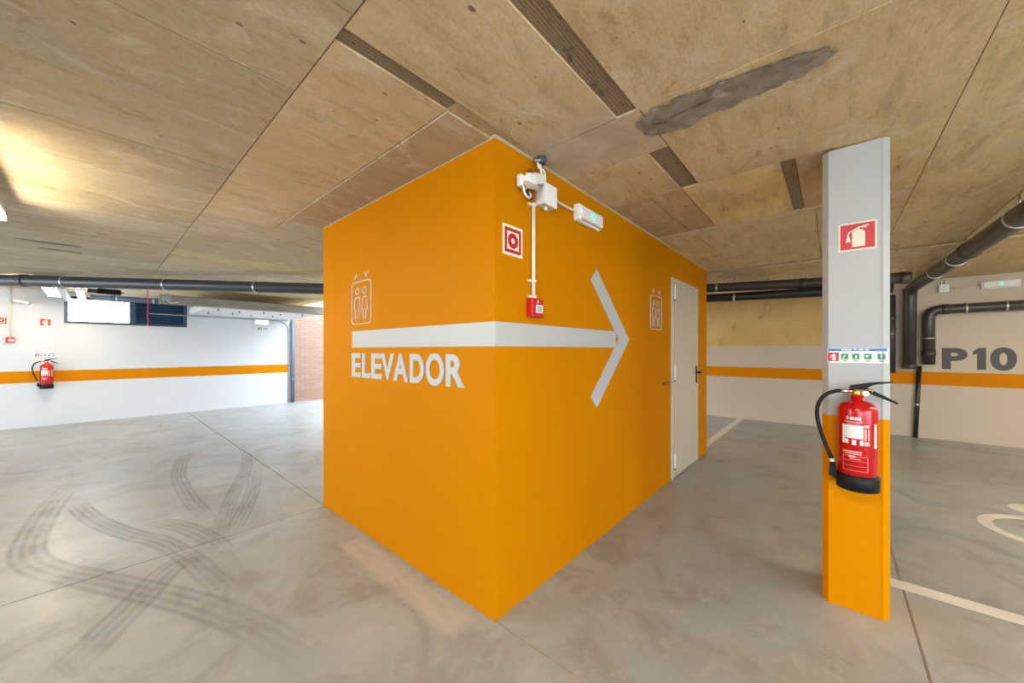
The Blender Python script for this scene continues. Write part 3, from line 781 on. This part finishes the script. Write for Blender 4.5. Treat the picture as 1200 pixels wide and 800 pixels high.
obj('clamp', box(bm_new(), .0, .03, -.012, .02, -.012, .012, .003, 1), 'rust', s); obj('clamp', box(bm_new(), .10, .16, -.010, .02, -.010, .012, .003, 1), 'rust', s)

# ------------------------------------------------------------------ column
cl = thing('column', 'concrete column painted white above and orange below', None, (2.68, -.092, 0), FACE_W, None, 'structure')
hw, dp, ch = .133, .30, .026
sec = [(-hw + ch, 0), (hw - ch, 0), (hw, ch), (hw, dp - ch), (hw - ch, dp), (-hw + ch, dp), (-hw, dp - ch), (-hw, ch)]
bm = bm_new(); prism(bm, sec, 'z', 1.037, H - .005); obj('upper_shaft', bm, 'white_column', cl)['label'] = 'white painted upper shaft'
bm = bm_new(); prism(bm, sec, 'z', 0, 1.037); obj('lower_shaft', bm, 'orange_column', cl)['label'] = 'orange painted lower shaft'
bm = bm_new()
for sx in (-1, 1): box(bm, sx * (hw - ch - .002) - .003, sx * (hw - ch - .002) + .003, -.0025, .004, 1.037, H - .008)
obj('edge_ridge', bm, 'white_column', cl)
bm = bm_new()
for sx in (-1, 1): box(bm, sx * (hw - ch - .002) - .003, sx * (hw - ch - .002) + .003, -.0025, .004, .01, 1.037)
obj('edge_ridge', bm, 'orange_column', cl)

# ------------------------------------------------------------------ fire extinguishers
def extinguisher(label, loc, rz):
    s = thing('fire_extinguisher', label, 'fire extinguisher', loc, rz, 'red wall-hung fire extinguishers')
    cy, R = -.100, .0765
    cyl = obj('cylinder', lathe(bm_new(), [(.060, .012), (R, .03), (R, .395), (R * .985, .410), (R * .90, .428), (R * .68, .444), (.030, .452), (.026, .455), (.026, .478), (.022, .48)], 48, 0, cy), 'red_enamel', s)
    bm = bm_new(); lathe(bm, [(R - .002, .0), (R + .006, .004), (R + .007, .075), (R + .001, .08), (R - .002, .08)], 48, 0, cy)
    bc = obj('base_cap', bm, 'black_plastic', s)
    bm = bm_new(); prism(bm, [(-R - .004, .035), (-R - .004, .095), (-R - .030, .112), (-R - .034, .055)], 'y', cy - .028, cy + .014); obj('hose_clip', bm, 'black_plastic', bc)
    def wrap(a0, a1, z0, z1, rr, n=14):   # thin label bent round the cylinder; 0 = front
        tmp = bmesh.new(); P = [[], []]
        for i in range(n + 1):
            a = a0 + (a1 - a0) * i / n
            for k, z in enumerate((z0, z1)): P[k].append(tmp.verts.new((math.sin(a) * rr, cy - math.cos(a) * rr, z)))
        for i in range(n):
            f = tmp.faces.new((P[0][i], P[0][i + 1], P[1][i + 1], P[1][i])); f.smooth = True
        return tmp
    view = -.18                                # the print is turned slightly to the hose side
    def lab(name, mat, rects, rr=R + .0008, parent=cyl):
        bm = bm_new()
        for (a0, a1, z0, z1) in rects: merge(bm, wrap(a0 + view, a1 + view, z0, z1, rr))
        return obj(name, bm, mat, parent)
    lab('paper_label', 'label_white', [(-.62, .42, .268, .335), (-.66, -.50, .245, .335), (-.66, -.30, .240, .262), (-.12, .08, .236, .262), (.26, .42, .236, .262)])
    lab('brand_print', 'label_white', [(-.42, -.30, .362, .370), (-.39, -.33, .370, .376), (-.22, -.12, .360, .375), (-.10, 0, .360, .375), (.02, .12, .360, .375), (.14, .22, .360, .375), (.24, .32, .360, .375)])
    lab('small_print', 'label_pink', [(-.52, .38, .349, .353), (-.40, .25, .342, .345), (-.62, -.58, .19, .205), (-.54, .36, .197, .205), (-.50, .34, .188, .193), (-.30, .05, .172, .183), (-.24, .30, .163, .167), (.46, .74, .325, .338), (.46, .74, .236, .256), (.46, .50, .26, .32), (.52, .58, .262, .318), (.66, .74, .262, .318)])
    fr = [(-.62, .66, .106, .1075), (-.62, .66, .178, .1795), (-.62, .66, .155, .156), (-.62, .66, .130, .131), (-.62, -.60, .106, .179), (.64, .66, .106, .179)]
    lab('frame_print', 'label_pink', fr)
    lab('side_tag', 'sign_cream', [(1.02, 1.22, .225, .345)], R + .002)
    vb = bm_new(); lathe(vb, [(.020, .478), (.022, .482), (.022, .505), (.015, .512)], 20, 0, cy)
    tube(vb, [(-.05, cy, .498), (0, cy, .498)], .010, 12)
    vo = obj('valve', vb, 'brass', s)
    bm = bm_new(); tube(bm, [(.03, cy - .026, .492), (.03, cy - .012, .492)], .014, 16); obj('gauge', bm, 'label_white', vo)
    bm = bm_new(); tube(bm, [(.024, cy - .02, .514), (.055, cy - .02, .508), (.052, cy - .022, .498)], .003, 8); obj('safety_pin', bm, 'brass', vo)
    bm = bm_new(); prism(bm, [(-.030, .500), (-.030, .527), (.0, .535), (.05, .548), (.125, .556), (.126, .551), (.06, .536), (.035, .520), (.012, .508)], 'y', cy - .012, cy + .012)
    bmesh.ops.bevel(bm, geom=bm.edges[:], offset=.002, segments=1, affect='EDGES'); obj('upper_lever', bm, 'black_plastic', s)
    bm = bm_new(); prism(bm, [(.018, .515), (.035, .520), (.10, .482), (.146, .452), (.142, .445), (.09, .470), (.03, .496)], 'y', cy - .010, cy + .010)
    bmesh.ops.bevel(bm, geom=bm.edges[:], offset=.002, segments=1, affect='EDGES'); obj('lower_lever', bm, 'black_plastic', s)
    path = catmull([(-.048, cy, .498), (-.085, cy, .494), (-.128, cy - .004, .468), (-.155, cy - .008, .415), (-.158, cy - .010, .35), (-.142, cy - .010, .27), (-.118, cy - .010, .19), (-.098, cy - .008, .13), (-.093, cy - .008, .085)], 8)
    bm = bm_new(); tube(bm, path, .0095, 14); hs = obj('hose', bm, 'black_plastic', s)
    bm = bm_new(); tube(bm, [(-.062, cy, .4975), (-.036, cy, .498)], .0115, 14); obj('ferrule', bm, 'galvanised', hs)
    bm = bm_new(); tube(bm, [(-.1005, cy - .008, .138), (-.0965, cy - .008, .122)], .0115, 14); obj('ferrule', bm, 'label_white', hs)
    bm = bm_new(); box(bm, -.02, .02, -.024, 0, .18, .46, .003, 1); box(bm, -.03, .03, -.05, -.02, .40, .42); obj('wall_bracket', bm, 'red_box', s)
    return s
e1 = extinguisher('red fire extinguisher with black hose hanging on the orange and white column', (2.68, -.098, .685), FACE_W)
e2 = copy_tree(e1); e2.location = (-.585, YN, .69); e2.rotation_euler = (0, 0, FACE_S)
e2['label'] = 'red fire extinguisher hanging on the long white wall over the orange band'

# ------------------------------------------------------------------ window with louvre
wn = thing('window_1', 'dark blue framed strip window with clear pane and louvre', None, (wx0, YN, wz0), 0, None, 'structure')
Wd, Hd = wx1 - wx0, wz1 - wz0
mull = .90
bm = bm_new()
for (x0, x1, z0, z1) in ((0, .05, 0, Hd), (Wd - .05, Wd, 0, Hd), (.05, Wd - .05, 0, .045), (.05, Wd - .05, Hd - .045, Hd), (mull - .045, mull + .045, .045, Hd - .045)):
    box(bm, x0, x1, -.015, .09, z0, z1, .004, 1)
obj('window_frame', bm, 'window_frame', wn)
obj('pane', box(bm_new(), .05, mull - .045, .035, .045, .045, Hd - .045), 'glass', wn)
lv = bm_new(); tmp = bmesh.new(); box(tmp, mull + .045, Wd - .05, -.03, .03, -.004, .004); merge(lv, tmp, Matrix.Rotation(.75, 4, 'X'))
l0 = obj('slat', lv, 'louvre', wn, (0, .035, .075))
for k in range(1, 8):
    c = l0.copy(); C.objects.link(c); c.location = (0, .035, .075 + k * .053)
obj('louvre_back', box(bm_new(), mull + .045, Wd - .05, .075, .085, .045, Hd - .045), 'louvre', wn)

# ------------------------------------------------------------------ left side services
def pipe_run(name, label, pts, r, mat, couplings=(), clamps=(), rad=.12, hang=True, cat='pipe', cm='galvanised', group=None):
    base = Vector(pts[0]); P = [Vector(p) - base for p in pts]
    s = thing(name, label, cat, base, 0, group)
    bm = bm_new(); tube(bm, smooth_path(P, rad, 8) if len(P) > 2 else P, r, 24); obj('pipe_body', bm, mat, s)
    def at(i, f): return P[i].lerp(P[i + 1], f), (P[i + 1] - P[i]).normalized()
    for (i, f) in couplings:
        p, d = at(i, f); bm = bm_new(); tube(bm, [p - d * .04, p - d * .035, p + d * .035, p + d * .04], r * 1.12, 24, True, [r * 1.02, r * 1.12, r * 1.12, r * 1.02]); obj('coupling', bm, mat, s)
    for (i, f) in clamps:
        p, d = at(i, f); bm = bm_new(); tube(bm, [p - d * .011, p + d * .011], r * 1.06, 24)
        if hang:
            top = H - .004 - base.z
            if abs(d.z) < .5 and top > p.z + r: tube(bm, [p + Vector((0, 0, r)), Vector((p.x, p.y, top))], .005, 8)
        else:
            side = Vector((0, 0, 1)).cross(d) if abs(d.z) < .5 else Vector((0, 1, 0))
            tube(bm, [p - Vector((0, 1, 0)) * r * 1.35 if abs(d.z) > .5 else p - Vector((0, 0, r * 1.3)), p + Vector((0, 1, 0)) * r * 1.35 if abs(d.z) > .5 else p + Vector((0, 0, r * 1.3))], .006, 8)
        obj('clamp', bm, cm, s)
    return s
pipe_run('drain_pipe', 'thick dark grey drain pipe slung under the ceiling left of the block', [(-2.20, 10.48, 2.408), (-.906, 9.029, 2.405), (2.215, 5.665, 2.300), (3.3, 4.50, 2.262)], .080, 'pipe_grey',
         [(1, .075), (2, .2)], [(1, .20), (1, .51), (1, .79)], .05)
pipe_run('branch_pipe', 'blue-grey pipe crossing in front of the strip window', [(-.04, 9.50, 2.30), (.95, 9.10, 2.275)], .045, 'blue_grey_pipe', [(0, .25)], [(0, .30), (0, .75)], .05)
# battens
def batten(label, x, y0, y1, seen=True):
    s = thing('batten_light', label, 'ceiling light', (x, (y0 + y1) / 2, 2.33), 0, 'fluorescent ceiling battens')
    hl = (y1 - y0) / 2
    obj('body', box(bm_new(), -.075, .075, -hl, hl, .042, .09, .006, 1), 'white_plastic', s)
    for sx in (-1, 1): obj('tube_lamp', tube(bm_new(), [(sx * .045, -hl + .02, .018), (sx * .045, hl - .02, .018)], .018, 12), 'lamp_glow', s)
    for sy in (-1, 1):
        obj('end_cap', box(bm_new(), -.078, .078, sy * (hl - .01) - .012, sy * (hl - .01) + .012, -.003, .10, .004, 1), 'conduit_grey', s)
        obj('hanger', box(bm_new(), -.015, .015, sy * hl * .7 - .015, sy * hl * .7 + .015,   .088, H - 2.33 + .004), 'galvanised', s)
    return s
batten('lit white batten light behind the thick drain pipe near the window', -.472, 8.80, 10.25)
batten('lit white batten light over the driving lane left of the block', -.50, 3.05, 4.52)
batten('unseen white batten light added over the lane beside the viewpoint', -.50, -.70, .80)  # out-of-view lamp set here to brighten the left face near the corner
batten('unseen white batten light added over the parking bays right of the column', 4.60, -4.0, -2.5)  # added out of view to light the block's right face and the bays
batten('unseen white batten light added over the aisle in front of the column', 3.00, -3.4, -1.9)  # extra unseen lamp that warms the right face, ceiling and floor
batten('unseen white batten light added over the far parking bays', 7.40, -5.2, -3.7)  # invented lamp beyond the view, adding warm light on the far right
batten('unseen white batten light added over the passage behind the lift block', 7.20, 4.3, 5.8)  # hidden lamp added to light the far wall from behind the block
for k, (x, lb) in enumerate(((-.335, 'bright galvanised cable tray beside the lit batten'), (-.155, 'second bright galvanised cable tray, nearer the black box'))):
    s = thing('cable_tray', lb, 'cable tray', (x, 8.58, 2.30), 0, 'cable trays by the window')
    bm = bm_new(); box(bm, -.045, .045, 0, 2.25 - k * .25, 0, .006); box(bm, -.045, -.039, 0, 2.25 - k * .25, .006, .05); box(bm, .039, .045, 0, 2.25 - k * .25, .006, .05); obj('tray', bm, 'galvanised', s)
    for yy in (.3, 1.8): obj('hanger', tube(bm_new(), [(0, yy, .003), (0, yy, H - 2.30 + .003)], .005, 8), 'galvanised', s)
s = thing('ballast_box', 'flat black equipment box hanging under the ceiling by the window', 'equipment box', (.02, 8.86, 2.30), .1)
obj('case', box(bm_new(), 0, .26, -.06, .06, 0, .085, .008, 2), 'black_plastic', s); obj('side_case', box(bm_new(), -.10, .0, -.045, .045, .01, .07, .006, 2), 'letter_grey', s)
obj('end_plug', box(bm_new(), .26, .30, -.02, .02, .03, .06, .004, 1), 'conduit_grey', s)
for x in (.04, .22): obj('hanger', tube(bm_new(), [(x, 0, .08), (x, 0, H - 2.30 + .003)], .005, 8), 'galvanised', s)
s = thing('ceiling_box', 'small grey socket box hanging at the beam end', 'junction box', (.80, 8.47, 2.235))
obj('case', box(bm_new(), -.06, .06, -.05, .05, 0, .09, .008, 2), 'conduit_grey', s); obj('stem', tube(bm_new(), [(0, 0, .085), (0, 0, H - 2.235 + .003)], .009, 8), 'galvanised', s)
bm = bm_new(); tube(bm, [(.0, -.03, 0), (.05, -.03, -.045), (.14, -.03, -.02)], .008, 8); obj('lead', bm, 'label_white', s)
s = thing('hanging_ribbon', 'thin pink ribbon hanging from the ceiling before the louvre', 'ribbon', (.567, 8.455, 1.80))
bm = bm_new(); stroke(bm, [(0, 0), (.008, .08), (-.006, .16), (.006, .26), (0, .38), (.0, .52), (0, H - 1.80 + .003)], .012, 'y', -.002, .002); obj('strip', bm, 'ribbon_pink', s)
obj('tassel', lathe(bm_new(), [(.004, -.045), (.014, -.03), (.014, -.01), (.004, .005)], 10), 'label_white', s)
# wall conduit, emergency lamp and exit sign
yw = YN - .014
conduit_run('wall_conduit', 'thin grey conduit along the top of the long white wall bending down at its end', 'conduit',
            smooth_path([(.75, yw, 2.168), (2.60, yw, 2.160), (3.20, yw, 2.158), (3.375, yw, 2.05), (3.385, yw, 1.6), (3.385, yw, .02)], .22, 8), .012, 'conduit_grey', [(1.2, yw, 2.166), (2.0, yw, 2.163), (2.45, yw, 2.161)])
pipe_run('down_pipe', 'blue-grey vertical pipe at the end of the long white wall', [(3.475, YN - .06, .0), (3.475, YN - .06, 2.195)], .045, 'blue_grey_pipe', [(0, .28)], [], .05)
s = thing('emergency_light', 'lit white emergency lamp above the exit sign on the long white wall', 'emergency light', (2.63, YN, 2.04))
obj('housing', box(bm_new(), 0, .30, -.05, 0, 0, .115, .008, 2), 'white_plastic', s); obj('diffuser', box(bm_new(), .012, .288, -.075, -.048, .008, .107, .01, 2), 'lit_diffuser', s)
s = thing('exit_sign', 'small green and white exit sign under the emergency lamp', 'sign', (2.70, YN, 1.90))
obj('plate', box(bm_new(), 0, .21, -.003, 0, 0, .075), 'label_white', s); obj('green_field', box(bm_new(), .006, .150, -.0045, -.003, .008, .067), 'sign_green', s)
bm = bm_new(); prism(bm, [(.03, .02), (.055, .06), (.07, .05), (.055, .02)], 'y', -.006, -.0045); prism(bm, [(.085, .015), (.13, .015), (.13, .06), (.085, .06)], 'y', -.006, -.0045); obj('running_figure', bm, 'label_white', s)
obj('arrow_field', box(bm_new(), .165, .20, -.0045, -.003, .02, .055), 'sign_green', s)
conduit_run('wall_conduit', 'thin rust-streaked conduit above the call point on the long white wall', 'conduit', [(-.985, yw, 1.62), (-.985, yw, 2.495)], .010, 'cream_conduit', [(-.985, yw, 1.9), (-.985, yw, 2.3)])
s = thing('alarm_siren', 'small white siren on the long white wall with looped cable', 'siren', (-.86, YN, 2.22))
bm = bm_new(); tmp = bmesh.new(); box(tmp, -.09, .09, -.05, .05, -.025, .025, .01, 2); merge(bm, tmp, Matrix.Translation((0, -.07, .03)) @ Matrix.Rotation(.2, 4, 'Y')); obj('head', bm, 'white_plastic', s)
obj('bracket', box(bm_new(), -.03, .03, -.05, 0, 0, .06, .004, 1), 'conduit_grey', s)
bm = bm_new(); tube(bm, catmull([(-.1, -.015, .26), (-.06, -.03, .25), (-.0, -.04, .20), (.02, -.05, .12), (.0, -.06, .06)], 6), .008, 8); obj('cable_loop', bm, 'white_plastic', s)

# ------------------------------------------------------------------ right side services
pipe_run('ceiling_pipe', 'upper dark pipe of the pair crossing between block and column', [(6.3, 2.6, 2.40), (6.3, 1.464, 2.362), (6.3, .102, 2.283), (6.3, -.70, 2.245)], .066, 'pipe_brown', [(1, .86), (2, .93)], [(1, .10)], .05, True, 'pipe', 'galvanised', 'pair of dark ceiling pipes')
pipe_run('ceiling_pipe', 'lower black pipe of the pair crossing between block and column', [(6.3, 2.6, 2.235), (6.3, 1.464, 2.202), (6.3, .102, 2.158), (6.3, -.55, 2.14)], .062, 'pipe_black', [], [(1, .27)], .05, True, 'pipe', 'galvanised', 'pair of dark ceiling pipes')
pipe_run('drain_pipe', 'large brown-grey pipe running along the ceiling and dropping down the far wall', [(2.9, -1.0, 2.29), (4.24, -1.0, 2.335), (8.05, -1.0, 2.41), (8.50, -.93, 2.36), (8.54, -.925, 1.10)], .075, 'pipe_brown', [(1, .35), (3, .02), (3, .97)], [(1, .02), (1, .48), (1, .75)], .14)
pipe_run('wall_pipe', 'brown-grey pipe along the far wall with an elbow above the bay number', [(8.58, -4.2, 2.05), (8.58, -1.135, 2.02), (8.58, -1.135, 1.17)], .070, 'pipe_brown', [(1, .80), (0, .945)], [(0, .76), (0, .88), (1, .52)], .15, False)
pipe_run('thin_pipe', 'thin black pipe dropping to the floor under the elbow pipe', [(8.64, -1.045, 1.14), (8.62, -1.02, .56), (8.62, -1.0, .0)], .028, 'pipe_black', [], [(1, .05)], .05, False)
pipe_run('wall_pipe', 'slim dark vertical pipe on the far wall just behind the column', [(8.60, -.74, 2.30), (8.60, -.74, 1.02)], .040, 'pipe_brown', [(0, .3)], [(0, .5)], .05, False)
s = thing('junction_box', 'white square junction box on the far wall', 'junction box', (XE - .012, -1.25, 2.29), FACE_W)
obj('box_body', box(bm_new(), 0, .10, -.05, 0, 0, .12, .005, 2), 'white_plastic', s); obj('lid', box(bm_new(), -.002, .102, -.057, -.05, -.002, .122, .003, 2), 'white_plastic', s)
for x in (.03, .07): obj('riser', tube(bm_new(), [(x, -.02, .12), (x, -.02, .19)], .008, 8), 'white_plastic', s)
emergency_lamp('white emergency lamp with green indicator on the far wall', (XE - .012, -1.665, 2.30), FACE_W, .355, .115)
conduit_run('wall_conduit', 'cream conduit from junction box to emergency lamp on the far wall', 'conduit', [(XE - .026, -1.35, 2.345), (XE - .026, -1.66, 2.345)], .009, 'cream_conduit')
s = thing('bay_number', 'dark grey bay number P10 painted above the orange band', 'lettering', (XE - .012, -1.285, 1.103), FACE_W)
for chh, (a, b_) in zip('P10', ((0, .255), (.305, .43), (.466, .705))):
    rnd = .008 if chh == '0' else 0
    if chh == '1':
        bm = bm_new(); prism(bm, [(.345, 0), (.43, 0), (.43, .325), (.365, .325), (.305, .275), (.305, .215), (.345, .24)], 'y', -.002, 0); obj('digit_one', bm, 'letter_grey', s); continue
    obj('letter_p' if chh == 'P' else 'digit_one' if chh == '1' else 'digit_zero', text_bm(chh, a, b_, 0 - rnd, .325 + rnd, .002, .045), 'letter_grey', s)
